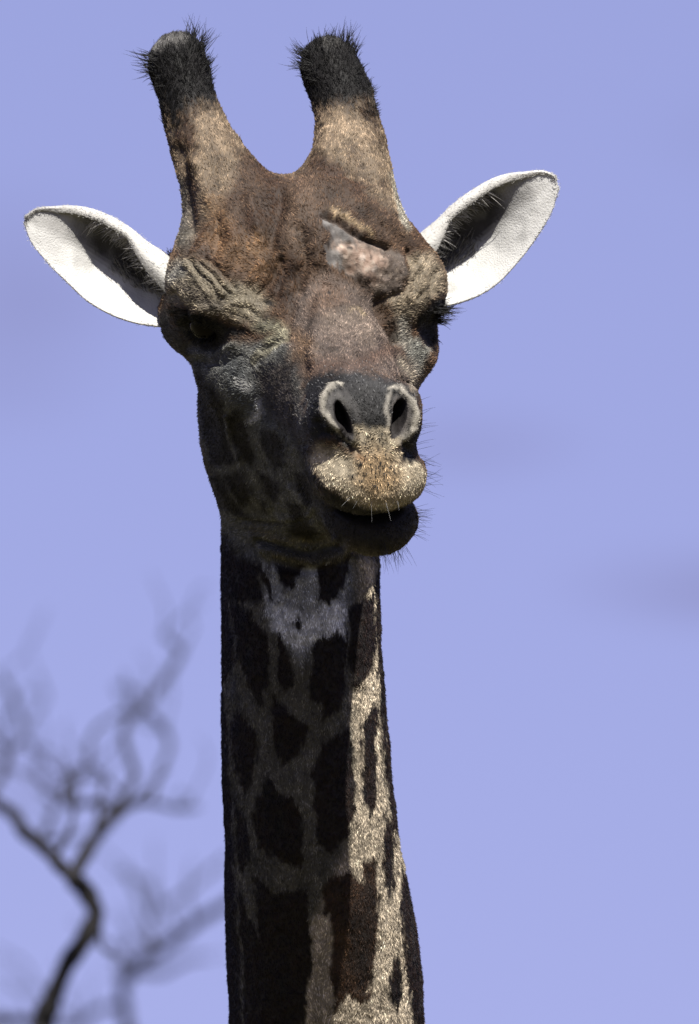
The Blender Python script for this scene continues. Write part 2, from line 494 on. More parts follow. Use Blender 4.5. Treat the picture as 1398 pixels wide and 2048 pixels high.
# ------------------------------------------------------------------ colouring of the hide (local colour, with some sun and shade painted in)
HH = to_head(CO)
N = len(CO)
COL = np.zeros((N, 3))
LEN = np.full(N, .0055)        # hair length
TAN = np.array((.235, .178, .12)); BROWN = np.array((.105, .064, .039)); DBROWN = np.array((.055, .030, .018)); BLACK = np.array((.008, .0075, .0078))
CREAM = np.array((.42, .335, .235)); GREY = np.array((.20, .195, .175)); WHITE = np.array((.52, .52, .48)); PURP = np.array((.122, .094, .077))
PATCH = np.array((.030, .017, .011))
isneck = sdf_neck(CO.astype(np.float32)) < .012
COL[:] = BROWN
COL[~VIS] = (.070, .056, .044)
COL[CO[:, 2] > .40] = TAN * .8
COL[CO[:, 2] > .53] = BLACK
low = sstep(CO[:, 2], -.02, -.20)
COL = COL * (1 - low[:, None]) + CREAM * low[:, None]
# patches on everything the photograph does not show (back and sides of the neck and cheeks)
cells = np.concatenate([rng.uniform((-.35, -.1, -1.0), (.25, .8, .1), (260, 3)), rng.uniform((-.6, .3, -5.0), (1.9, 3.0, -.9), (500, 3))]); cells[:, 2] *= 1.0
hid = np.where(~VIS & (low > 0))[0]
cq = CO[hid]
cw = (cq + .02 * np.stack([fbm(cq, 25, 2, s) for s in (31, 32, 33)], 1)) * np.array((1, 1, .62))
best = np.full(len(hid), 9.0); sec = np.full(len(hid), 9.0)
for c in cells * np.array((1, 1, .62)):
    d = np.einsum('ij,ij->i', cw - c, cw - c); m = d < best
    sec = np.where(m, best, np.minimum(sec, d)); best = np.where(m, d, best)
pw = np.zeros(N); pw[hid] = sstep(np.sqrt(sec) - np.sqrt(best), .010, .018) * low[hid]
COL = COL * (1 - pw[:, None]) + PATCH * pw[:, None]

def paint_w(pts, feather, poly, wig, hairy):
    k = near(pts, feather * 2 + wig * 2 + 4)
    if not len(k): return None, None
    P = VP[k] + WIG[k] * wig
    d = poly_dist(P, pts) if poly else seg_dist(P, pts)
    d = d + WIG2[k] * hairy
    w = 1 - sstep(d, -feather, feather)
    return VI[k], w
def paint(c, pts, feather=8, poly=False, wig=7, hairy=4, op=1.0, length=None):
    v, w = paint_w(pts, feather, poly, wig, hairy)
    if v is None: return
    w = w * op
    COL[v] = COL[v] * (1 - w[:, None]) + np.asarray(c) * w[:, None]
    if length is not None: LEN[v] = LEN[v] * (1 - w) + length * w
def fill(c, pts, **k): paint(c, pts, poly=True, **k)
def st(l, r): return [(x, y, r) for x, y in l]

# neck: ground colour first, with its lit and shaded sides painted in, then the patches
fill((.115, .108, .088), [(430,1000),(780,1000),(880,2120),(430,2120)], feather=20)  # front and left side, darkened in the colour for shadow
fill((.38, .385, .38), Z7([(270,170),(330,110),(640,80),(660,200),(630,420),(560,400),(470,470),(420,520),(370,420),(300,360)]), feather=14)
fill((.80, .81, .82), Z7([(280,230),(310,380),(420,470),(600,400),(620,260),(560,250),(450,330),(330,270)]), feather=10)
fill((.52, .445, .335), Z7([(680,90),(740,60),(760,500),(800,1100),(900,1500),(950,2060),(400,2060),(470,1640),(640,1250),(660,600)]), feather=14)  # sunlit strip and lower front, painted paler and warmer
for l in ([(255,60),(285,200),(300,330)], [(310,120),(350,230),(380,280)], [(632,110),(615,220),(610,330)], [(470,130),(470,250)]):
    paint((.46, .47, .47), st(Z7(l), 5), feather=6, wig=4)
NP = [
 [(70,-20),(215,-20),(235,130),(262,250),(120,240),(70,150)],
 [(130,250),(210,320),(275,400),(290,560),(255,680),(210,610),(165,470)],
 [(235,30),(290,170),(315,260),(285,240),(250,150)],
 [(290,50),(440,110),(400,180),(365,220),(325,130)],
 [(500,110),(640,50),(620,180),(545,262),(500,250)],
 [(398,345),(420,322),(442,345),(420,378)],
 [(480,440),(565,400),(622,450),(612,600),(590,690),(545,730),(512,770),(520,690),(470,660),(480,560)],
 [(330,405),(385,500),(400,600),(372,635),(330,580)],
 [(640,300),(690,260),(728,230),(742,420),(722,540),(665,610),(640,520)],
 [(310,670),(370,720),(445,800),(420,900),(352,948),(310,850)],
 [(150,715),(242,820),(236,920),(190,1065),(150,960),(132,820)],
 [(525,880),(625,815),(652,900),(650,1150),(620,1240),(560,1305),(500,1270),(490,1100),(478,1000)],
 [(740,690),(762,730),(747,850),(742,1100),(715,1150),(695,1060),(688,800)],
 [(290,1015),(340,1080),(400,1100),(432,1250),(422,1372),(350,1350),(258,1290),(232,1160)],
 [(150,1115),(200,1200),(212,1330),(180,1405),(155,1300)],
 [(780,1140),(822,1250),(822,1440),(805,1500),(770,1350)],
 [(240,1435),(310,1510),(445,1490),(455,1600),(462,1800),(425,2080),(330,2080),(280,1800),(248,1600)],
 [(165,1500),(232,1650),(292,1800),(330,2000),(340,2080),(190,2080),(190,1800)],
 [(825,1730),(852,1800),(857,1930),(830,1990),(798,1900),(810,1800)],
 [(855,1390),(890,1460),(960,1680),(970,1850),(970,2080),(915,2080),(870,1800),(848,1600)],
 [(738,130),(800,300),(830,720),(850,1000),(860,1220),(808,1180),(780,900),(757,600),(740,300)],
 [(60,230),(118,270),(150,560),(100,640),(118,800),(138,1200),(150,1480),(165,1750),(178,2080),(60,2080),(60,1000)],  # no patch: shading along the left edge of the neck, painted dark
]
def grow(l, k):
    c = np.mean(l, axis=0); return [tuple(c + (np.array(q) - c) * k) for q in l]
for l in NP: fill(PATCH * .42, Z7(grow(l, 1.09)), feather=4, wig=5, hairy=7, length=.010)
fill((.042, .023, .013), Z7([(700,1370),(735,1335),(752,1450),(757,1650),(722,1900),(680,1965),(620,1930),(560,2010),(555,1800),(572,1640),(530,1580),(518,1470),(550,1420),(650,1400),(690,1450)]), feather=5, wig=6, hairy=8)
fill((.020, .012, .008), Z7([(700,1400),(740,1400),(752,1600),(720,1850),(690,1930),(640,1800),(620,1600),(690,1480)]), feather=14, wig=6, hairy=8)
paint((.062, .034, .018), st(Z7([(590,1640),(600,1720),(580,1850)]), 12), feather=10)

# side of the face
fill((.125, .125, .113), Z6([(-20,-60),(820,-60),(860,700),(960,1000),(1180,1500),(760,1640),(380,1560),(200,1250),(60,600)]), feather=12)  # grey fur, darkened in the colour as the shaded side
paint((.085, .09, .089), st(Z6([(330,140),(400,330),(520,460),(660,520),(780,600)]), 26), feather=22)  # fur under the eye, painted darker still for shade
CP = [
 [(30,60),(130,230),(262,380),(275,650),(325,780),(360,860),(260,870),(150,900),(90,600),(60,400)],
 [(282,480),(370,460),(440,580),(500,830),(450,860),(372,800),(300,640)],
 [(540,590),(650,610),(700,700),(720,880),(650,900),(600,820),(540,740)],
 [(250,960),(390,900),(468,1080),(460,1150),(380,1160),(300,1080)],
 [(520,910),(690,1000),(700,1080),(640,1150),(560,1090)],
 [(730,1140),(850,1160),(890,1270),(800,1290),(740,1220)],
 [(400,930),(432,950),(480,1080),(450,1080)],
 [(780,930),(920,950),(960,1150),(900,1180),(800,1050)],
 [(150,900),(250,960),(300,1090),(380,1180),(480,1270),(330,1250),(200,1150)],
 [(520,1120),(570,1150),(590,1220),(550,1220)],
]
for l in CP: fill((.012, .010, .009), Z6(l), feather=7, wig=6, hairy=4)
fill((.040, .034, .030), Z6([(500,200),(640,110),(800,80),(810,400),(860,560),(850,760),(760,640),(650,540),(570,440),(530,300)]), feather=14)
fill((.018, .016, .015), Z6([(840,560),(880,700),(890,950),(980,1090),(1120,1200),(1200,1330),(1160,1520),(1060,1440),(990,1250),(900,1000),(840,800)]), feather=12)
fill((.02, .018, .014), Z6([(740,1300),(900,1290),(1000,1380),(930,1440),(760,1430)]), feather=8)
paint((.42, .42, .40), st(Z6([(380,260),(430,270)]), 9), feather=7); paint((.50, .50, .49), st(Z6([(520,400),(530,480),(455,540)]), 6), feather=7)  # small patches of sun on the shaded cheek, painted pale
paint((.17, .15, .09), st(Z6([(480,1350),(700,1430),(1080,1450)]), 4), feather=6); paint((.13, .115, .075), st(Z6([(640,1560),(950,1610),(1150,1550)]), 6), feather=8)

# ossicones
fill(TAN, Z1([(200,380),(440,400),(560,610),(640,720),(560,820),(480,900),(380,950),(250,1080),(230,800)]), feather=16)
fill(TAN, Z1([(860,420),(1150,380),(1200,560),(1290,860),(1320,1040),(1150,900),(1000,720),(880,680)]), feather=16)
paint((.15, .135, .11), st(Z1([(255,800),(262,950),(280,1060)]), 16), feather=14)
paint((.32, .30, .24), st(Z1([(1262,760),(1285,880),(1305,990)]), 10), feather=8)
paint(DBROWN * .8, st(Z1([(250,460),(290,540),(300,620),(300,700),(320,850),(330,950)]), 12), feather=14, op=.85)
for l in ([(180,520),(260,500),(330,450),(420,410)], [(200,600),(250,570)], [(870,470),(930,450),(1000,410),(1080,410),(1150,470)]):
    paint(DBROWN * .6, st(Z1(l), 10), feather=26, wig=18, hairy=20, op=.75)
fill(BLACK * 1.1, Z1([(60,60),(330,60),(400,250),(450,390),(360,430),(300,440),(250,520),(190,560),(150,330)]), feather=17, hairy=16, wig=16, length=.010)
fill(BLACK * 1.1, Z1([(760,60),(1100,60),(1180,460),(1150,480),(1080,400),(1000,390),(900,440),(860,470),(830,300)]), feather=17, hairy=16, wig=16, length=.010)
for l, r_, o_ in (([(330,430),(300,520),(330,600),(310,700)], 9, .7), ([(270,560),(300,640),(290,760),(320,900)], 11, .8), ([(480,560),(520,640),(560,700),(600,800)], 8, .5), ([(420,600),(440,700),(420,820)], 6, .45),
                  ([(560,720),(600,780),(640,860)], 12, .6), ([(880,480),(900,560),(890,640)], 8, .6), ([(970,570),(950,600)], 7, .7), ([(1120,420),(1170,520),(1190,600)], 8, .6), ([(1180,800),(1200,830)], 7, .6), ([(1050,640),(1100,740),(1140,860)], 9, .5)):
    paint(DBROWN * .7, st(Z1(l), r_), feather=11, wig=14, hairy=12, op=o_)
for l, r_ in (([(360,480),(420,520),(450,600)], 10), ([(300,650),(350,700),(400,740)], 8), ([(1000,480),(1080,520),(1100,600)], 12), ([(960,540),(930,620)], 7)):
    paint((.38, .285, .19), st(Z1(l), r_), feather=14, wig=14, hairy=12, op=.7)
paint((.16, .155, .145), st(Z1([(150,150),(200,110),(265,115)]), 9), feather=10, length=.004)
paint((.07, .068, .064), st(Z1([(930,140),(1000,130)]), 9), feather=12)

# forehead and brows
fill(np.array((.080, .051, .033)), Z1([(560,610),(700,735),(790,740),(880,660),(1000,700),(1280,1010),(1200,1090),(950,930),(900,1140),(350,1140),(420,960)]), feather=16)
paint(DBROWN, st(Z1([(640,720),(700,800),(690,900),(600,960),(590,1000)]), 14), feather=18, op=.8)
paint(DBROWN * 1.1, st(Z1([(920,690),(1010,740),(1080,820)]), 14), feather=18, op=.8)
paint((.19, .112, .056), st(Z1([(420,880),(440,960),(460,1060),(540,1110)]), 16), feather=18, op=.7)
paint((.15, .10, .066), st(Z1([(850,790),(820,880),(780,1000),(840,1080)]), 26), feather=24, op=.55)
paint((.17, .098, .05), st(Z2([(330,190),(420,200),(520,260),(470,330)]), 22), feather=22, op=.8)
paint((.25, .15, .075), st(Z2([(420,230),(500,250),(440,180)]), 6), feather=10, op=.7)
fill((.25, .215, .155), Z2([(20,330),(110,270),(200,290),(330,380),(450,400),(520,480),(480,560),(380,580),(300,540),(180,520),(40,480)]), feather=16)
paint((.34, .325, .28), st(Z2([(50,360),(90,330)]), 12), feather=14); paint((.33, .29, .21), st(Z2([(330,430),(420,500),(450,540)]), 10), feather=12)
paint((.10, .085, .07), st(Z2([(110,400),(200,470),(280,500)]), 10), feather=14, op=.7)
paint(DBROWN * .9, st(Z2([(600,330),(560,380),(540,420),(620,480)]), 16), feather=20, op=.85)
paint((.02, .018, .018), st(Z2([(505,475),(515,490)]), 4), feather=4); paint((.03, .026, .025), st(Z2([(500,540),(490,560)]), 3), feather=4)
paint((.23, .215, .15), st(Z2([(470,590),(540,590),(580,630),(520,660)]), 12), feather=12); paint((.23, .215, .155), st(Z2([(560,650),(480,720),(440,760)]), 7), feather=7)
fill((.31, .255, .18), Z2([(1060,460),(1150,420),(1170,250),(1260,240),(1320,330),(1330,430),(1250,480),(1180,560),(1120,600),(1080,520)]), feather=12)
paint((.33, .31, .26), st(Z2([(1130,560),(1130,640),(1170,720),(1190,800)]), 9), feather=10)
# bridge of the nose
fill(PURP, Z2([(650,430),(760,330),(880,380),(1010,470),(1090,640),(1190,830),(1180,880),(1000,800),(850,820),(660,800),(600,690),(610,560)]), feather=14)
paint((.15, .095, .055), st(Z2([(640,640),(690,690),(640,730),(700,760)]), 14), feather=16, op=.85)
paint((.10, .062, .045), st(Z2([(700,780),(800,770),(900,780),(1000,740),(1080,700)]), 12), feather=16, op=.8)
paint((.24, .19, .15), st(Z2([(800,560),(900,560),(960,620)]), 18), feather=24, op=.6); paint((.21, .13, .085), st(Z2([(760,420),(820,460),(740,500)]), 18), feather=22, op=.6)
paint((.28, .22, .14), st(Z2([(880,530),(910,520),(930,560)]), 3), feather=5, op=.8)
for q in ((785,440),(825,565),(795,330)): paint((.012, .01, .01), st(Z2([q]), 3), feather=3, wig=2)
paint((.30, .26, .20), st(Z2([(1120,760),(1170,830),(1180,900)]), 8), feather=10)
# wound
fill((.095, .088, .082), Z2([(745,70),(800,70),(880,140),(990,195),(1060,225),(1130,260),(1140,340),(1080,440),(1010,440),(880,330),(850,330),(780,285),(770,260),(790,170)]), feather=8, wig=9, hairy=10, length=0.0)
fill((.165, .128, .102), Z2([(815,185),(990,205),(1080,230),(1130,280),(1130,370),(1060,435),(1000,420),(880,320),(850,250)]), feather=12, wig=12, hairy=12, length=.0026)
fill((.15, .122, .10), Z2([(1060,250),(1120,260),(1140,340),(1110,400),(1040,440),(1000,420),(1070,380),(1090,310)]), feather=14, wig=12, hairy=12, length=.004)
fill((.27, .19, .145), Z2([(825,190),(930,205),(1010,225),(1050,290),(1020,370),(960,370),(890,310),(850,250)]), feather=10, wig=12, hairy=10, op=.85, length=.0012)
for q, r in (((940,270),5), ((985,320),6), ((900,210),3), ((1020,350),5), ((925,345),3)): paint((.50, .43, .37), st(Z2([q]), r * .9), feather=5, wig=8, hairy=6, op=.8)
paint((.22, .145, .105), st(Z2([(900,300),(960,370),(1010,400)]), 7), feather=9, wig=8, op=.7)
wv = np.where(wl > .05)[0]
na, nb, nc = fbm(CO[wv], 75, 3, 81), fbm(CO[wv], 210, 2, 82), fbm(CO[wv], 130, 2, 83)
for msk, cc in ((sstep(na, .0, .45) * .8, (.14, .108, .085)), (sstep(nb, .10, .45) * .7, (.10, .075, .06)), (sstep(nc, .22, .40) * .8, (.30, .24, .19))):
    k = (msk * wl[wv])[:, None]; COL[wv] = COL[wv] * (1 - k) + np.array(cc) * k
paint((.03, .024, .02), st(Z2([(875,222),(885,225)]), 4), feather=3, wig=2)
gw = np.where((sstep(-poly_dist(PX, Z2([(745,70),(800,70),(880,140),(990,195),(860,200),(840,260),(860,330),(780,285),(770,260),(790,170)])), -4, 2) * VIS) > .3)[0]
COL[gw] *= np.clip(1 + .8 * fbm(CO[gw], 110, 3, 91) + .35 * noise(CO[gw], 330, 92), .25, 2.2)[:, None]
paint((.22, .21, .20), st(Z2([(775,90),(780,100)]), 6), feather=5)
paint((.03, .02, .014), st(Z2([(745,72),(790,65),(840,95),(890,145),(940,180),(1000,200)]), 2), feather=3, wig=2, length=0.0)
paint((.34, .25, .15), st(Z2([(800,50),(860,80),(920,125),(980,165)]), 4), feather=4, wig=3)
paint(DBROWN * .8, st([(563,392),(548,440),(552,480)], 9), feather=16, wig=12, hairy=10, op=.75)
paint(DBROWN * .8, st([(530,500),(575,520),(600,560)], 10), feather=16, wig=12, hairy=10, op=.6)
paint(DBROWN, st([(420,500),(470,470),(500,440)], 7), feather=12, wig=12, hairy=10, op=.5)
paint((.23, .135, .07), st([(430,480),(445,520),(500,535)], 9), feather=14, wig=12, hairy=10, op=.6)
paint(DBROWN * .9, st([(760,420),(800,455),(820,480)], 9), feather=14, wig=12, hairy=10, op=.6)
paint((.05, .045, .04), st([(312,650),(340,675),(372,700)], 14), feather=12)
# eyes' surrounds
fill((.011, .010, .010), Z2([(60,560),(120,510),(230,530),(330,590),(420,610),(400,640),(330,650),(250,700),(180,690),(100,620)]), feather=8, hairy=5, length=.005)
fill((.011, .010, .010), Z2([(1180,560),(1260,470),(1340,450),(1330,520),(1290,600),(1270,700),(1200,640)]), feather=8, hairy=5, length=.005)
fill((.20, .20, .175), Z2([(1150,640),(1200,650),(1260,700),(1210,780),(1150,720)]), feather=8)
paint((.06, .055, .05), st(Z2([(20,560),(40,620),(110,700)]), 16), feather=14)
# muzzle
fill((.013, .013, .0135), Z3([(180,160),(350,110),(560,90),(800,150),(1000,190),(1140,260),(1160,500),(1150,880),(960,860),(960,600),(640,600),(620,760),(420,650),(250,690),(190,500)]), feather=10, wig=6, hairy=7)
paint((.055, .055, .055), st(Z3([(600,130),(700,190),(820,190),(880,230)]), 14), feather=16, op=.7)
paint((.010, .010, .010), st(Z3([(740,420),(770,520)]), 18), feather=12); paint((.012, .012, .012), st(Z3([(340,520),(360,570)]), 14), feather=12)
RIM = (.44, .41, .345)
def z3r(l): return [(x, y, r) for (x, y), r in zip(Z3([q[:2] for q in l]), [q[2] for q in l])]
fill((.10, .095, .088), Z3([(480,240),(390,290),(380,420),(460,530),(560,620),(600,560),(580,400)]), feather=6, wig=2, length=.0025)
paint(RIM, z3r([(500,205,5),(410,225,5),(360,330,5),(360,430,6),(440,535,6),(540,620,3),(595,680,2)]), feather=5, wig=3, hairy=4, length=.0025)
paint((.055, .052, .05), st(Z3([(530,260),(590,350),(640,430),(650,540)]), 6), feather=6, wig=3, length=.0025)
fill((.11, .10, .092), Z3([(920,300),(1000,300),(1080,380),(1090,500),(1010,620),(950,640),(930,500)]), feather=6, wig=2, length=.0025)
paint(RIM, z3r([(900,240,4),(990,245,5),(1080,330,5),(1130,440,5),(1105,550,5),(1010,645,4),(960,700,2)]), feather=5, wig=3, hairy=4, length=.0025)
paint((.30, .28, .24), z3r([(890,300,4),(872,420,4),(892,520,5),(935,640,4)]), feather=5, wig=3, length=.0025)
fill((.50, .43, .31), Z3([(230,790),(300,700),(450,720),(560,770),(630,790),(620,560),(900,570),(960,660),(990,830),(1120,850),(1200,920),(1190,1050),(1080,1180),(1000,1220),(760,1230),(560,1150),(400,1040),(260,900)]), feather=9, wig=5, hairy=6)
fill((.36, .235, .115), Z3([(640,780),(760,700),(900,760),(1010,950),(960,1080),(760,1160),(600,1000)]), feather=26, wig=10, op=.8)
paint((.36, .17, .07), st(Z3([(660,790),(690,820)]), 5), feather=8, op=.8)
paint((.025, .022, .018), st(Z3([(240,930),(380,1080),(560,1190),(760,1270),(960,1260),(1100,1190)]), 7), feather=7, wig=3)
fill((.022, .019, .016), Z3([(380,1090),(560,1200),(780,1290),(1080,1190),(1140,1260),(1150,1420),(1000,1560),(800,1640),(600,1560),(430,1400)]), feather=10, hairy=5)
paint((.09, .075, .055), st(Z3([(560,1520),(800,1600),(1000,1520),(1120,1400),(1130,1280)]), 7), feather=14, op=.9, length=.009)
paint((.05, .045, .045), st(Z3([(600,1260),(760,1330),(900,1330),(1000,1280)]), 3), feather=5)
rd = random.Random(4)
for k in range(120):
    x, y = rd.uniform(470, 990), rd.uniform(600, 1010)
    if abs(x - 790) > 110 + max(0, y - 760) * .8 or (x < 620 and y < 850): continue
    paint((.03, .022, .016), st(Z3([(x, y)]), 2.2), feather=1.8, wig=0, hairy=0, op=.85)
# nostril holes stay bare and dark
hn = HH
for s in (-1, 1):
    e = ell(hn.astype(np.float32), (.006 + s * .037, .376, -.004), (.0095, .048, .026), rotm('Y', s * -20))
    m = e < .0005
    COL[m] = (.012, .010, .010); LEN[m] = 0
e = ell(hn.astype(np.float32), (.018, .350, -.146), (.054, .064, .0125)); m = e < 0; COL[m] = (.010, .008, .008); LEN[m] = 0
# mottling
ALB = np.where((HH[:, 1] > .27) | (COL.mean(1) > .45), .74, np.where(isneck & (CO[:, 2] < -.03), .66, .72))  # scale by region; the neck lowered to keep its shadow dark
COL *= ALB[:, None]
COL *= np.clip(1 + .45 * fbm(CO, 45, 3, 41) + .45 * fbm(CO * np.array((1, 1, .5)), 120, 2, 42) + .12 * noise(CO, 400, 44), .2, 2)[:, None]
COL = np.clip(COL, .004, .9)
LEN[isneck & (LEN > .004)] = .0060
LEN = np.where((HH[:, 1] > .27) & (LEN > .004), .0045, LEN)

ca = me.color_attributes.new('hide', 'FLOAT_COLOR', 'POINT')
SKIN = COL * np.where(LEN > .002, .50, 1.0)[:, None]      # skin under the coat is darker than the hair
ca.data.foreach_set('color', np.concatenate([SKIN, np.ones((N, 1))], 1).astype(np.float32).ravel())

# ------------------------------------------------------------------ materials
def mat(name):
    m = bpy.data.materials.new(name); m.use_nodes = True
    t = m.node_tree
    return m, t, t.nodes['Principled BSDF']
def hide_mat():
    m, t, b = mat('hide')
    a = t.nodes.new('ShaderNodeAttribute'); a.attribute_name = 'hide'
    n = t.nodes.new('ShaderNodeTexNoise'); n.inputs['Scale'].default_value = 420; n.inputs['Detail'].default_value = 4
    tc = t.nodes.new('ShaderNodeTexCoord'); t.links.new(tc.outputs['Object'], n.inputs['Vector'])
    bp = t.nodes.new('ShaderNodeBump'); bp.inputs['Strength'].default_value = .5; bp.inputs['Distance'].default_value = .002
    t.links.new(n.outputs['Fac'], bp.inputs['Height']); t.links.new(bp.outputs[0], b.inputs['Normal'])
    t.links.new(a.outputs['Color'], b.inputs['Base Color'])
    b.inputs['Roughness'].default_value = .7; b.inputs['Specular IOR Level'].default_value = .25
    return m
def hair_mat(name, attr='tint', rough=.5, spec=.12):
    m, t, b = mat(name)
    a = t.nodes.new('ShaderNodeAttribute'); a.attribute_name = attr
    t.links.new(a.outputs['Color'], b.inputs['Base Color'])
    b.inputs['Roughness'].default_value = rough; b.inputs['Specular IOR Level'].default_value = spec
    return m
M_HIDE = hide_mat()
M_HAIR = hair_mat('fur')
me.materials.append(M_HIDE)

root = bpy.data.objects.new('giraffe', None)
col.objects.link(root)
root.location = HEAD
root.rotation_euler = (PITCH, 0, 0)
root['label'] = 'giraffe with dark patches looking ahead, scarred brow and white ears spread'
root['category'] = 'giraffe'
def child(name, data, parent=root, **kw):
    o = bpy.data.objects.new(name, data); col.objects.link(o); o.parent = parent
    for k, v in kw.items(): o[k] = v
    return o
body = child('body', me)

# ------------------------------------------------------------------ hair strands
def strands(name, P, D, NN, L, C, rad, npt=4, bend=.35, parent=root, m=None, kind=None, tip=.25):
    """P roots, D start directions, NN droop/curl direction, L lengths, C colours"""
    n = len(P)
    t = np.linspace(0, 1, npt)
    pts = P[:, None] + D[:, None] * (L[:, None] * t)[..., None] + NN[:, None] * (bend * L[:, None] * t ** 2)[..., None]
    hc = bpy.data.hair_curves.new(name)
    hc.add_curves([npt] * n)
    hc.attributes['position'].data.foreach_set('vector', pts.astype(np.float32).ravel()) if 'position' in hc.attributes else None
    r = hc.attributes.get('radius') or hc.attributes.new('radius', 'FLOAT', 'POINT')
    rr = np.asarray(rad) * np.ones(n)
    r.data.foreach_set('value', (rr[:, None] * (1 - (1 - tip) * t ** 1.5)).astype(np.float32).ravel())
    c = hc.attributes.new('tint', 'FLOAT_COLOR', 'CURVE')
    c.data.foreach_set('color', np.concatenate([C, np.ones((n, 1))], 1).astype(np.float32).ravel())
    hc.materials.append(m or M_HAIR)
    o = child(name, hc, parent)
    if kind: o['kind'] = kind
    return o

def unit(a): return a / (np.linalg.norm(a, axis=1, keepdims=True) + 1e-12)

def flow(co):
    """the lie of the coat"""
    h = to_head(co); px = to_px(co)
    n = len(co)
    D = np.tile(-F * .6 + U * .15, (n, 1)) + R * (np.sign(h[:, :1]) * np.clip(np.abs(h[:, :1]) * 5, 0, 1.2))
    # cheeks and jaw: back and down
    w = sstep(-h[:, 2], .02, .10)[:, None]
    D = D * (1 - w) + (np.tile(-F * .6 - U * .7, (n, 1))) * w
    # muzzle: spreading down from between the nostrils
    c = from_head((.01, .36, -.02))
    w = (sstep(h[:, 1], .27, .31) * sstep(-h[:, 2], .035, .06))[:, None]
    D = D * (1 - w) + (unit(co - c) + np.array((0, 0, -.35))) * w
    # ossicones: up along the horn
    w = sstep(co[:, 2], .36, .50)[:, None]
    D = D * (1 - w) + np.array((-.05, .15, 1.0)) * w
    # neck: down
    w = sstep(-co[:, 2], .02, .08)[:, None] * (sdf_neck(co.astype(np.float32)) < .02)[:, None]
    D = D * (1 - w) + np.array((0, -.05, -1.0)) * w
    return D

if FUR:
    me.calc_loop_triangles()
    tri = np.empty(len(me.loop_triangles) * 3, np.int32); me.loop_triangles.foreach_get('vertices', tri); tri = tri.reshape(-1, 3)
    A, B, C3 = CO[tri[:, 0]], CO[tri[:, 1]], CO[tri[:, 2]]
    ar = np.linalg.norm(np.cross(B - A, C3 - A), axis=1) / 2
    wt = ar * np.where(NO[tri[:, 0], 1] > .35, .25, 1.0) * (LEN[tri[:, 0]] > .002)
    wt *= np.where(CO[tri[:, 0], 2] < -.72, .02, 1.0)
    NH = 600000
    ti = rng.choice(len(tri), NH, p=wt / wt.sum())
    u, v = rng.random(NH), rng.random(NH); f = u + v > 1; u[f] = 1 - u[f]; v[f] = 1 - v[f]
    bw = np.stack([1 - u - v, u, v], 1)
    def lerp(X): return sum(X[tri[ti, k]] * (bw[:, k:k+1] if X.ndim > 1 else bw[:, k]) for k in range(3))
    P = lerp(CO); NN = unit(lerp(NO)); C = lerp(COL); L = lerp(LEN)
    D = flow(P)
    D = D + .55 * np.stack([fbm(P, 38, 2, s) for s in (51, 52, 53)], 1)      # whorls and clumps
    D = D + .35 * np.stack([noise(P, 160, s) for s in (54, 55, 56)], 1)
    D = D - NN * (D * NN).sum(1, keepdims=True); D = unit(D)
    lift = .28 + .25 * rng.random(NH)
    D = unit(D + NN * lift[:, None] + .24 * rng.normal(size=(NH, 3)))
    L = L * rng.uniform(.55, 1.25, NH)
    C = C * .86 * np.exp(.52 * rng.normal(size=(NH, 1)) + .60 * noise(P, 210, 57)[:, None]).clip(.2, 3.0)
    salt = (C.mean(1) < .05) & (P[:, 2] > .0) & (rng.random(NH) < .10) & (to_head(P)[:, 1] > .27) & (to_head(P)[:, 2] > -.05)
    C[salt] = np.array((.13, .13, .13)) * rng.uniform(.4, 1.4, (salt.sum(), 1))
    strands('fur', P - NN * .0006, D, -NN, L, C.clip(.003, .9), .00042, npt=4, bend=.25, kind='stuff')

# ------------------------------------------------------------------ helpers on the finished surface
VPF = VP.astype(np.float32)
def trace(px, py):
    """first point of the body under a picture position"""
    d = (VPF[:, 0] - px) ** 2 + (VPF[:, 1] - py) ** 2
    k = VI[np.argpartition(d, 6)[:6]]
    return CO[k].mean(0), unit(NO[k].mean(0)[None])[0]

def uv_sphere(name, r, scale=(1, 1, 1), nu=32, nv=20):
    V = [(0, 0, r * scale[2])]
    for i in range(1, nv):
        a = math.pi * i / nv
        V += [(r * scale[0] * math.sin(a) * math.cos(2 * math.pi * j / nu), r * scale[1] * math.sin(a) * math.sin(2 * math.pi * j / nu), r * scale[2] * math.cos(a)) for j in range(nu)]
    V.append((0, 0, -r * scale[2]))
    Fc = [(0, 1 + j, 1 + (j + 1) % nu) for j in range(nu)]
    for i in range(nv - 2):
        b = 1 + i * nu
        Fc += [(b + j, b + nu + j, b + nu + (j + 1) % nu, b + (j + 1) % nu) for j in range(nu)]
    b = 1 + (nv - 2) * nu
    Fc += [(len(V) - 1, b + (j + 1) % nu, b + j) for j in range(nu)]
    m = bpy.data.meshes.new(name); m.from_pydata(V, [], Fc); m.polygons.foreach_set('use_smooth', [True] * len(Fc)); m.update()
    return m

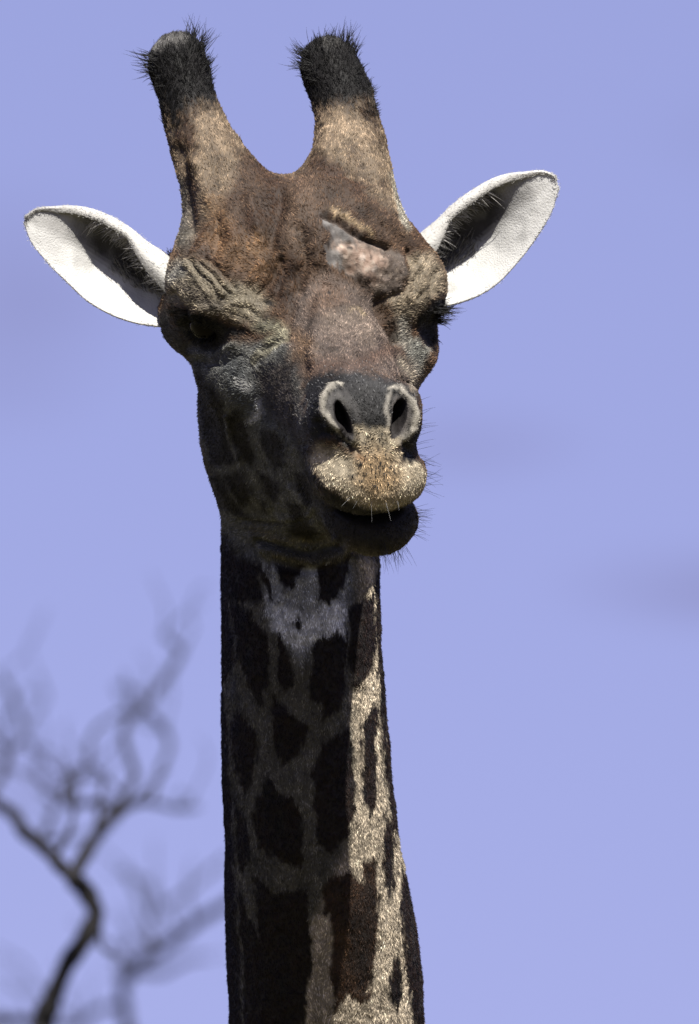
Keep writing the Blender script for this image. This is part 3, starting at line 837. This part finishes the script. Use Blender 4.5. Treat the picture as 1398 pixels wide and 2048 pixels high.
# ------------------------------------------------------------------ eyes and lashes
m_eye, t_, b_ = mat('eye')
b_.inputs['Base Color'].default_value = (.012, .008, .006, 1); b_.inputs['Roughness'].default_value = .04; b_.inputs['Specular IOR Level'].default_value = .10
tc_ = t_.nodes.new('ShaderNodeTexNoise'); tc_.inputs['Scale'].default_value = 60
rp_ = t_.nodes.new('ShaderNodeValToRGB'); rp_.color_ramp.elements[0].color = (.0015, .0012, .0012, 1); rp_.color_ramp.elements[1].color = (.005, .0035, .003, 1)
t_.links.new(tc_.outputs['Fac'], rp_.inputs[0]); t_.links.new(rp_.outputs[0], b_.inputs['Base Color'])
pe, ne = trace(408, 664)
hl = to_head((pe - ne * .0195)[None])[0]
eye_me = uv_sphere('eye', .029); eye_me.materials.append(m_eye)
LASH = []
for sgn in (1, -1):
    h = hl * np.array((sgn, 1, 1)) + (np.array((-.004, 0, .002)) if sgn < 0 else 0)
    c = from_head(h)
    e = child('eye', eye_me); e.location = c
    out = unit((from_head(np.array((h[0] * 1.0, h[1], h[2])) + np.array((np.sign(h[0]) * 1.0, .75, 0))) - c)[None])[0]
    side = unit(np.cross(out, U)[None])[0]
    n = 260
    a = rng.uniform(-1.15, 1.15, n)
    rt = c + .0295 * (np.cos(a)[:, None] * (out * .80 + U * .60) + np.sin(a)[:, None] * side * 1.0 + .0)
    rt += rng.normal(size=(n, 3)) * .0015
    D = unit(out * .95 + np.sin(a)[:, None] * side * .55 - U * .12 + rng.normal(size=(n, 3)) * .16)
    strands('eyelashes', rt, D, np.tile(U, (n, 1)), rng.uniform(.018, .040, n), np.full((n, 3), .006), .0006, npt=5, bend=.25, parent=root, tip=.2)
    n = 40
    a = rng.uniform(-.9, .9, n)
    rt = c + .029 * (np.cos(a)[:, None] * (out * .80 - U * .60) + np.sin(a)[:, None] * side)
    D = unit(out * .8 + np.sin(a)[:, None] * side * .5 - U * .7 + rng.normal(size=(n, 3)) * .16)
    strands('eyelashes', rt, D, np.tile(-U, (n, 1)), rng.uniform(.007, .016, n), np.full((n, 3), .006), .0005, npt=4, bend=.1, tip=.2)

# ------------------------------------------------------------------ ears: cupped leaves with a folded front rim
def resample(pts, n):
    a = np.array(pts, float); d = np.r_[0, np.cumsum(np.hypot(*np.diff(a, axis=0).T))]
    t = np.linspace(0, d[-1], n)
    return np.stack([cubic(t, d, a[:, 0]), cubic(t, d, a[:, 1])], 1)
def build_ear(top, bot, y_base, y_tip, rim_len):
    NU, NV = 54, 48
    Tt, Bt = resample(top, NU), resample(bot, NU)
    u = np.linspace(0, 1, NU)                      # 0 base, 1 tip
    G = np.zeros((NU, NV, 3))
    for i in range(NU):
        ch = np.hypot(*(Bt[i] - Tt[i])) / PXM + 1e-4
        r = max(.50 * (1 - sstep(np.array([u[i]]), .02, rim_len)[0]), .075 * min(1, (1 - u[i]) * 5))
        dep = 1.05 - .75 * u[i] ** 1.5
        tipk = min(1, max(.04, (.84 - u[i]) * 3.2))
        cp = np.array([(r + .005, -.14 * r / .5 - .02), (r * .55, -.22 * r / .5 - .015), (r * .12, -.12 * r / .5), (.0, .05), (.07, .26 * dep), (.24, .40 * dep), (.48, .38 * dep), (.72, .24 * dep), (.90, .09 * dep), (1.0, -.015)])
        cp[:, 1] *= tipk
        t = np.arange(len(cp)); tt = np.linspace(0, len(cp) - 1, NV)
        v = cubic(tt, t, cp[:, 0]); y = cubic(tt, t, cp[:, 1]) * ch
        yb = y_base + (y_tip - y_base) * u[i]
        for j in range(NV):
            q = Tt[i] + (Bt[i] - Tt[i]) * v[j]
            G[i, j] = I(q[0], q[1], yb + y[j])
    return G
def grid_faces(nu, nv):
    return np.array([(i * nv + j, i * nv + j + 1, (i + 1) * nv + j + 1, (i + 1) * nv + j) for i in range(nu - 1) for j in range(nv - 1)])
m_ear = hide_mat(); m_ear.name = 'ear_skin'
EARS = [
    (dict(top=[(372,560),(345,535),(325,514),(290,490),(260,465),(215,437),(165,420),(110,417),(70,422),(52,436)],
          bot=[(372,640),(345,652),(322,652),(285,648),(230,632),(180,605),(140,570),(90,520),(60,480),(49,446)], y_base=.055, y_tip=.035, rim_len=.52), -1),
    (dict(top=[(790,520),(820,495),(845,474),(880,445),(910,415),(950,385),(1000,358),(1050,348),(1092,346),(1112,356)],
          bot=[(812,600),(845,612),(890,611),(915,606),(945,596),(990,570),(1030,530),(1070,480),(1105,420),(1117,378)], y_base=.125, y_tip=.080, rim_len=.46), 1)]
for kw, sg in EARS:
    G = build_ear(**kw)
    nu, nv = G.shape[:2]
    fc = grid_faces(nu, nv)
    if sg < 0: fc = fc[:, ::-1]
    em = mesh_from('ear', G.reshape(-1, 3), fc)
    gn = get_no(em)
    # two skins: inner (as traced) and outer, thick in the middle, thin at the rims
    vv = np.tile(np.linspace(0, 1, nv), nu); uu = np.repeat(np.linspace(0, 1, nu), nv)
    sgn = 1.0 if gn[(nu // 2) * nv + int(nv * .65), 1] < 0 else -1.0     # point to the open side
    gn = gn * sgn
    th = (.0035 + .004 * np.sin(np.pi * vv)) * (1 - .5 * uu)
    g0 = G.reshape(-1, 3) + gn * .0005
    g0 += gn * (fbm(g0, 70, 2, 61) * .0010)[:, None]
    g1 = G.reshape(-1, 3) - gn * th[:, None]
    f0 = fc if sgn > 0 else fc[:, ::-1]
    f1 = f0[:, ::-1] + nu * nv
    ring = [i * nv for i in range(nu)] + [(nu - 1) * nv + j for j in range(1, nv)] + [i * nv + nv - 1 for i in range(nu - 2, -1, -1)]
    f2 = np.array([(ring[k], ring[k + 1], ring[k + 1] + nu * nv, ring[k] + nu * nv) for k in range(len(ring) - 1)])
    # orient the rim strip outwards
    em = mesh_from('ear', np.concatenate([g0, g1]), np.concatenate([f0, f1, f2]))
    import bmesh
    bm = bmesh.new(); bm.from_mesh(em); bmesh.ops.recalc_face_normals(bm, faces=bm.faces); bm.to_mesh(em); bm.free()
    em = subdivided(em, 1)
    em.polygons.foreach_set('use_smooth', np.ones(len(em.polygons), bool))
    ec = get_co(em); en = get_no(em)
    # colours from the leaf coordinates of the nearest grid point
    gg = np.concatenate([g0, g1]); uv = np.stack([np.tile(uu, 2), np.tile(vv, 2), np.repeat([0, 1], nu * nv)], 1)
    from mathutils.kdtree import KDTree
    kd = KDTree(len(gg))
    for k, q in enumerate(gg): kd.insert(q, k)
    kd.balance()
    ix = np.array([kd.find(q)[1] for q in ec]); eu = uv[ix]
    C = np.tile(np.array((.41, .41, .395)), (len(ec), 1))
    inner = eu[:, 2] < .5
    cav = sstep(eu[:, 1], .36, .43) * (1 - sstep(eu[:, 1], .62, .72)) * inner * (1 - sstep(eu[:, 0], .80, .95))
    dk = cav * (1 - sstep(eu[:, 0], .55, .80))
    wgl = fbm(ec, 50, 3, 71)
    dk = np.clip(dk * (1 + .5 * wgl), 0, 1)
    C = C * (1 - (.55 * cav)[:, None]) + np.array((.14, .135, .13)) * (.55 * cav)[:, None]  # shade of the hollow painted grey over the white
    C = C * (1 - (.9 * dk)[:, None]) + np.array((.014, .013, .014)) * (.9 * dk)[:, None]  # depth of the hollow: painted shade and dark hair together
    C[~inner] = np.array((.38, .375, .355))
    spk = (noise(ec, 330, 75) > .72) & (fbm(ec, 40, 2, 76) > .2)
    C[spk & inner] *= .75
    stain = sstep(fbm(ec, 30, 3, 77), .1, .6)
    C *= (1 - .28 * stain - .10 * fbm(ec, 120, 2, 78))[:, None]
    basew = 1 - sstep(eu[:, 0], .0, .10)
    C = C * (1 - .5 * basew[:, None]) + np.array((.22, .20, .18)) * (.5 * basew)[:, None]
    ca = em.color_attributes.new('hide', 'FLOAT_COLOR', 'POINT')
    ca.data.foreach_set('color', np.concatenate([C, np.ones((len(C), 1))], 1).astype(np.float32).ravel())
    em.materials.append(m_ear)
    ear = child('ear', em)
    ear['label'] = 'white cupped ear with dark hollow'
    if FUR:
        n = 8000
        edge = np.where((eu[:, 1] < .40) | (eu[:, 1] > .94) | (eu[:, 0] > .95) | (eu[:, 2] > .5))[0]
        k = edge[rng.integers(0, len(edge), n)]
        P = ec[k] + rng.normal(size=(n, 3)) * .0012; NN = en[k]
        tipd = G[-1, nv // 2] - G[0, nv // 2]; tipd /= np.linalg.norm(tipd)
        D = np.tile(tipd, (n, 1)) + .5 * rng.normal(size=(n, 3)); D = D - NN * (D * NN).sum(1, keepdims=True)
        D = unit(unit(D) + .12 * NN)
        strands('fur', P - NN * .0006, D, -NN, rng.uniform(.0015, .0034, n), C[k] * rng.uniform(.95, 1.06, (n, 1)), .00024, npt=3, bend=.2, parent=ear, kind='stuff')
        # long hair inside the cup, from the folded rim and along the floor
        fr = [(i, j) for i in range(int(nu * .10), int(nu * .62)) for j in range(0, 5)]
        n = 330
        w = [fr[q] for q in rng.integers(0, len(fr), n)]
        P = np.array([G[i, j] for i, j in w]) + rng.normal(size=(n, 3)) * .002
        inn = np.array([G[i, int(nv * .62)] - G[i, 2] for i, j in w])
        D = unit(unit(inn) * .75 + .55 * tipd + .22 * rng.normal(size=(n, 3)) + np.array((0, .25, 0)))
        strands('inner_hair', P, D, np.tile((0, .5, -.5), (n, 1)), rng.uniform(.012, .030, n), np.array((.30, .29, .28)) * rng.uniform(.3, 1.1, (n, 1)), .00042, npt=5, bend=.2, parent=ear, tip=.2)
        n = 260
        w = [(int(rng.uniform(.10, .42) * nu), int(rng.uniform(.60, .70) * nv)) for _ in range(n)]
        P = np.array([G[i, j] for i, j in w]) + rng.normal(size=(n, 3)) * .002
        D = unit(np.array((0, -.55, .55)) + .6 * tipd + .25 * rng.normal(size=(n, 3)))
        strands('inner_hair', P, D, np.tile((0, -.3, .3), (n, 1)), rng.uniform(.008, .020, n), np.array((.16, .155, .15)) * rng.uniform(.15, 1.5, (n, 1)), .00040, npt=5, bend=.2, parent=ear, tip=.2)

# ------------------------------------------------------------------ tufts on the ossicones, whiskers, mane
def tuft(spots, name='hair_tuft', col_=.010):
    P, D, L = [], [], []
    for (x, y, dx, dy, ln, cnt, spread) in spots:
        for _ in range(cnt):
            q, nn = trace(x + rng.normal() * spread, y + rng.normal() * spread)
            d = np.array((dx, rng.normal() * .25, -dy)) + rng.normal(size=3) * .22 + nn * .3
            P.append(q); D.append(d); L.append(ln / PXM * rng.uniform(.45, 1.25))
    P = np.array(P); D = unit(np.array(D)); L = np.array(L)
    cur = rng.normal(size=(len(P), 3)) * .35 + np.array((0, 0, .25))
    strands(name, P, D, cur, L, np.full((len(P), 3), col_) * rng.uniform(.5, 2.2, (len(P), 1)), .0005, npt=6, bend=.5, tip=.15)
tuft([(306,118,-1,-.15,36,34,7), (305,140,-.9,.1,30,34,7), (318,165,-.6,.3,16,20,8), (398,100,.3,-1,44,60,9), (380,80,.05,-1,36,30,8), (408,130,.55,-.7,26,50,8), (415,160,.6,-.5,16,30,9), (350,120,0,-1,16,60,20), (330,76,-.1,-1,8,6,3), (368,150,.2,-1,18,80,22)])
tuft([(612,112,-.8,-.5,34,46,7), (610,132,-.9,-.1,28,40,7), (622,150,-.5,.2,16,20,8), (640,92,-.15,-1,22,34,9), (670,84,.1,-1,24,34,10), (700,90,.15,-1,38,46,8), (712,104,.3,-1,30,36,6), (716,140,.5,-.5,16,30,8), (740,180,.7,-.2,14,60,10), (748,215,.6,.1,12,40,10), (665,125,0,-1,18,80,24)])
tuft([(876,622,.95,-.02,40,70,5), (872,640,.9,.25,30,40,5), (866,676,.5,.9,16,14,3)], name='eyelashes', col_=.006)
def whiskers(spots, col_, rad, name='whiskers'):
    P, D, L, K = [], [], [], []
    for (x, y, dx, dy, ln) in spots:
        q, nn = trace(x, y)
        P.append(q); D.append((dx, rng.normal() * .3 - .2, -dy)); L.append(ln / PXM); K.append(rng.normal(size=3) * .25 + np.array((0, 0, -.2)))
    strands(name, np.array(P), unit(np.array(D)), np.array(K), np.array(L), np.full((len(P), 3), col_), rad, npt=6, bend=.35, tip=.3)
wr = random.Random(3)
sp = [(846, wr.uniform(900, 985), 1, wr.uniform(-.6, .5), wr.uniform(18, 48)) for _ in range(26)]
sp += [(836, wr.uniform(800, 900), 1, wr.uniform(-.7, .2), wr.uniform(15, 45)) for _ in range(14)]
sp += [(829, wr.uniform(1015, 1075), 1, wr.uniform(-.3, .5), wr.uniform(14, 42)) for _ in range(34)]
sp += [(wr.uniform(755, 815), wr.uniform(1085, 1105), wr.uniform(-.1, .8), 1, wr.uniform(14, 52)) for _ in range(46)]
whiskers(sp, .012, .00022)
whiskers([(x, y, dx, 1, ln) for x, y, dx, ln in ((742,1005,.05,44),(772,1003,.25,38),(700,995,-.8,24),(716,1000,-.5,18),(795,1000,.2,22))], .25, .00014)
bs = []
while len(bs) < 85:
    x, y = wr.uniform(470, 990), wr.uniform(590, 1050)
    if abs(x - 790) > 110 + max(0, y - 760) * .8 or (x < 620 and y < 850): continue
    q = Z3([(x, y)])[0]; bs.append((q[0], q[1], (x - 790) / 500, .9, wr.uniform(4.5, 7.5)))
whiskers(bs, .006, .00095, name='bristles')
P, D, L, C = [], [], [], []
for z in np.linspace(.30, -.85, 2600):
    xc, hw, yc, hd = [float(q[0]) for q in neck_param(np.array([z]))]
    a = rng.normal() * .10
    P.append((xc + hw * math.sin(a), yc + hd * math.cos(a) - .004, z)); D.append((math.sin(a) * .5 + rng.normal() * .15, 1, rng.normal() * .25 + .15)); L.append(rng.uniform(.04, .075)); C.append(np.array((.06, .028, .014)) * rng.uniform(.4, 1.5))
strands('mane', np.array(P), unit(np.array(D)), np.tile((0, 0, -.4), (len(P), 1)), np.array(L), np.array(C), .0008, npt=4, bend=.2)
# dark hair behind the ear, seen between the ear and the horn
n = 260
P = np.array([I(rng.uniform(338, 372), rng.uniform(518, 550), .09 + rng.uniform(0, .03)) for _ in range(n)])
strands('poll_hair', P, unit(np.array((-.25, .1, .6)) + .35 * rng.normal(size=(n, 3))), np.tile((-.5, 0, .1), (n, 1)), rng.uniform(.008, .019, n), np.full((n, 3), .012), .0007, npt=4)

# ------------------------------------------------------------------ bare trees behind (branches traced at their own distance)
m_bark, t_, b_ = mat('bark')
n_ = t_.nodes.new('ShaderNodeTexNoise'); n_.inputs['Scale'].default_value = 14; n_.inputs['Detail'].default_value = 6
tcb = t_.nodes.new('ShaderNodeTexCoord'); t_.links.new(tcb.outputs['Object'], n_.inputs['Vector'])
r_ = t_.nodes.new('ShaderNodeValToRGB'); r_.color_ramp.elements[0].color = (.007, .007, .0075, 1); r_.color_ramp.elements[1].color = (.026, .025, .026, 1)
t_.links.new(n_.outputs['Fac'], r_.inputs[0]); t_.links.new(r_.outputs[0], b_.inputs['Base Color'])
bm_ = t_.nodes.new('ShaderNodeBump'); bm_.inputs['Distance'].default_value = .01; t_.links.new(n_.outputs['Fac'], bm_.inputs['Height']); t_.links.new(bm_.outputs[0], b_.inputs['Normal'])
b_.inputs['Roughness'].default_value = .9; b_.inputs['Specular IOR Level'].default_value = .05
def tube(name, pts, radii, parent, sides=8, sub=4):
    a = np.array(pts, float); t = np.arange(len(a)); tt = np.linspace(0, len(a) - 1, (len(a) - 1) * sub + 1)
    a = np.stack([cubic(tt, t, a[:, k]) for k in range(3)], 1); rr = np.interp(tt, t, radii)
    tg = unit(np.gradient(a, axis=0))
    V = []; ref = np.array((.3, .9, .2))
    for p, g, r in zip(a, tg, rr):
        e1 = np.cross(g, ref); e1 /= np.linalg.norm(e1); e2 = np.cross(g, e1)
        r = r * rng.uniform(.88, 1.14)
        for k in range(sides):
            w = 2 * math.pi * k / sides
            V.append(p + r * (e1 * math.cos(w) + e2 * math.sin(w)) * rng.uniform(.9, 1.1))
    Fc = [(i * sides + k, i * sides + (k + 1) % sides, (i + 1) * sides + (k + 1) % sides, (i + 1) * sides + k) for i in range(len(a) - 1) for k in range(sides)]
    n0 = len(V); V.append(a[0]); V.append(a[-1] + tg[-1] * rr[-1])
    Fc += [(n0, (k + 1) % sides, k) for k in range(sides)] + [(n0 + 1, (len(a) - 1) * sides + k, (len(a) - 1) * sides + (k + 1) % sides) for k in range(sides)]
    m = bpy.data.meshes.new(name); m.from_pydata([tuple(v) for v in V], [], Fc); m.polygons.foreach_set('use_smooth', [True] * len(Fc)); m.materials.append(m_bark)
    o = bpy.data.objects.new(name, m); col.objects.link(o); o.parent = parent
    return o
RN = np.array(ROT)
def W(px, py, y): return np.array(HEAD) + RN @ I(px, py, y)
def Z8(l): return [(x / 2.415, 1200 + y / 2.415) for x, y in l]
def tree(label, trunk, tw, branches):
    tr = Z8([q[:2] for q in trunk]); dp = [q[2] for q in trunk]
    P = [W(x, y, d) for (x, y), d in zip(tr, dp)]
    foot = P[0].copy(); foot[2] = -.05
    r0 = tw / 2.415 / 2 / PXM * (1 + dp[0] / DIST)
    low = [foot, foot * .55 + P[0] * .45 + np.array((.22, .1, 0)), foot * .2 + P[0] * .8 + np.array((-.12, 0, 0))]
    rt = bpy.data.objects.new('bare_tree', None); col.objects.link(rt); rt.location = foot
    rt['label'] = label; rt['category'] = 'tree'; rt['group'] = 'leafless trees behind the giraffe'
    P = low + P
    tube('trunk', [p - foot for p in P], [r0 * 3.2, r0 * 2.2, r0 * 1.5] + list(np.linspace(r0 * 1.1, r0 * .9, len(tr))), rt)
    for pts, w0, w1 in branches:
        d = [q[2] for q in pts]
        B = [W(x, y, q) - foot for (x, y), q in zip(Z8([q[:2] for q in pts]), d)]
        rs = [1.15 * w / 2.415 / 2 / PXM * (1 + q / DIST) for w, q in zip(np.linspace(w0, w1, len(pts)), d)]
        tube('branch', B, rs, rt)
        for q in range(2 if len(B) < 5 else 3):        # side twigs
            k = rng.integers(1, len(B)); p = B[k]; r1 = rs[k] * .5
            dr = unit(rng.normal(size=(1, 3)) * np.array((1, .7, .6)) + np.array((0, .3, .7)))[0]
            T = [p]
            for _ in range(3):
                dr = unit((dr + rng.normal(size=3) * .45 + np.array((0, 0, .12)))[None])[0]
                T.append(T[-1] + dr * rng.uniform(.05, .11))
            tube('twig', T, [r1, r1 * .8, r1 * .6, r1 * .35], rt, sides=6, sub=3)
def dz(l, a, b): return [(x, y, a + (b - a) * k / max(1, len(l) - 1)) for k, (x, y) in enumerate(l)]
tree('crooked leafless tree with one dark bent bough, just beside the giraffe neck',
     dz([(190,2200),(225,2020),(260,1900),(330,1750),(400,1650),(450,1560),(458,1490),(420,1430),(350,1345)], 11, 11), 92, [
     (dz([(350,1345),(260,1250),(180,1170),(110,1110),(70,1040),(-20,980),(-140,900)], 9, 13), 62, 50),
     (dz([(350,1345),(400,1250),(460,1150),(560,1020)], 9, 13), 60, 54),
     (dz([(560,1020),(600,950),(650,850),(630,770),(600,680),(620,580),(700,530)], 13, 19), 36, 28),
     (dz([(700,530),(760,430),(870,270),(850,220),(790,170)], 20, 22), 34, 22),
     (dz([(700,530),(780,610),(820,700),(770,830),(730,970)], 20, 19), 26, 22),
     (dz([(560,1020),(640,990),(730,975),(850,1010),(960,1000)], 13, 19), 36, 16),
     (dz([(560,1010),(480,980),(330,980),(310,900),(340,850),(280,830),(150,720)], 13, 19), 36, 16),
     (dz([(330,980),(380,860),(430,780),(430,700),(470,620),(560,560),(630,545)], 17, 21), 28, 16),
     (dz([(180,1170),(230,1090),(270,1000),(330,960)], 14, 24), 30, 22),
     (dz([(200,1160),(300,1160),(430,1130)], 14, 28), 26, 18),
     (dz([(-60,960),(20,830),(40,740),(110,670),(110,600),(70,500),(40,430),(-10,360)], 15, 24), 34, 20),
     (dz([(40,740),(-10,690),(-60,640)], 20, 24), 24, 18),
     (dz([(110,650),(190,520),(220,460),(170,340)], 22, 30), 18, 10),
     (dz([(600,470),(560,420),(640,440),(700,520)], 28, 26), 10, 20)])
tree('leafless tree with pale thin branches reaching behind the giraffe neck',
     dz([(620,2300),(615,2150),(605,2000),(590,1850)], 26, 26), 56, [
     (dz([(590,1860),(640,1780),(740,1710),(880,1620),(970,1540),(1080,1480),(1180,1400)], 26, 24), 52, 34),
     (dz([(740,1705),(720,1560),(690,1480),(650,1380),(610,1290)], 25, 32), 34, 18),
     (dz([(640,1790),(780,1800),(900,1740),(1010,1720)], 26, 32), 36, 14),
     (dz([(590,1860),(575,1750),(595,1640)], 26, 32), 22, 12),
     (dz([(880,1620),(800,1490),(890,1420),(980,1340),(1100,1240)], 25, 32), 24, 18),
     (dz([(605,2000),(560,1960),(450,1990),(390,2060)], 26, 28), 30, 26),
     (dz([(390,2060),(200,1900),(110,1760),(-20,1690)], 28, 34), 14, 10),
     (dz([(390,2060),(250,2062),(100,2042),(-80,2030)], 28, 18), 26, 40)])

# ------------------------------------------------------------------ ground, out of the frame, dry grass colour
gm = bpy.data.meshes.new('ground'); gm.from_pydata([(-4000, -4000, 0), (4000, -4000, 0), (4000, 4000, 0), (-4000, 4000, 0)], [], [(0, 1, 2, 3)])
g_, t_, b_ = mat('dry_grass')
n_ = t_.nodes.new('ShaderNodeTexNoise'); n_.inputs['Scale'].default_value = 3; n_.inputs['Detail'].default_value = 8
tcb = t_.nodes.new('ShaderNodeTexCoord'); t_.links.new(tcb.outputs['Object'], n_.inputs['Vector'])
r_ = t_.nodes.new('ShaderNodeValToRGB'); r_.color_ramp.elements[0].color = (.035, .032, .012, 1); r_.color_ramp.elements[1].color = (.11, .095, .04, 1)
t_.links.new(n_.outputs['Fac'], r_.inputs[0]); t_.links.new(r_.outputs[0], b_.inputs['Base Color']); b_.inputs['Roughness'].default_value = 1
gm.materials.append(g_)
go = bpy.data.objects.new('ground', gm); col.objects.link(go); go['kind'] = 'structure'
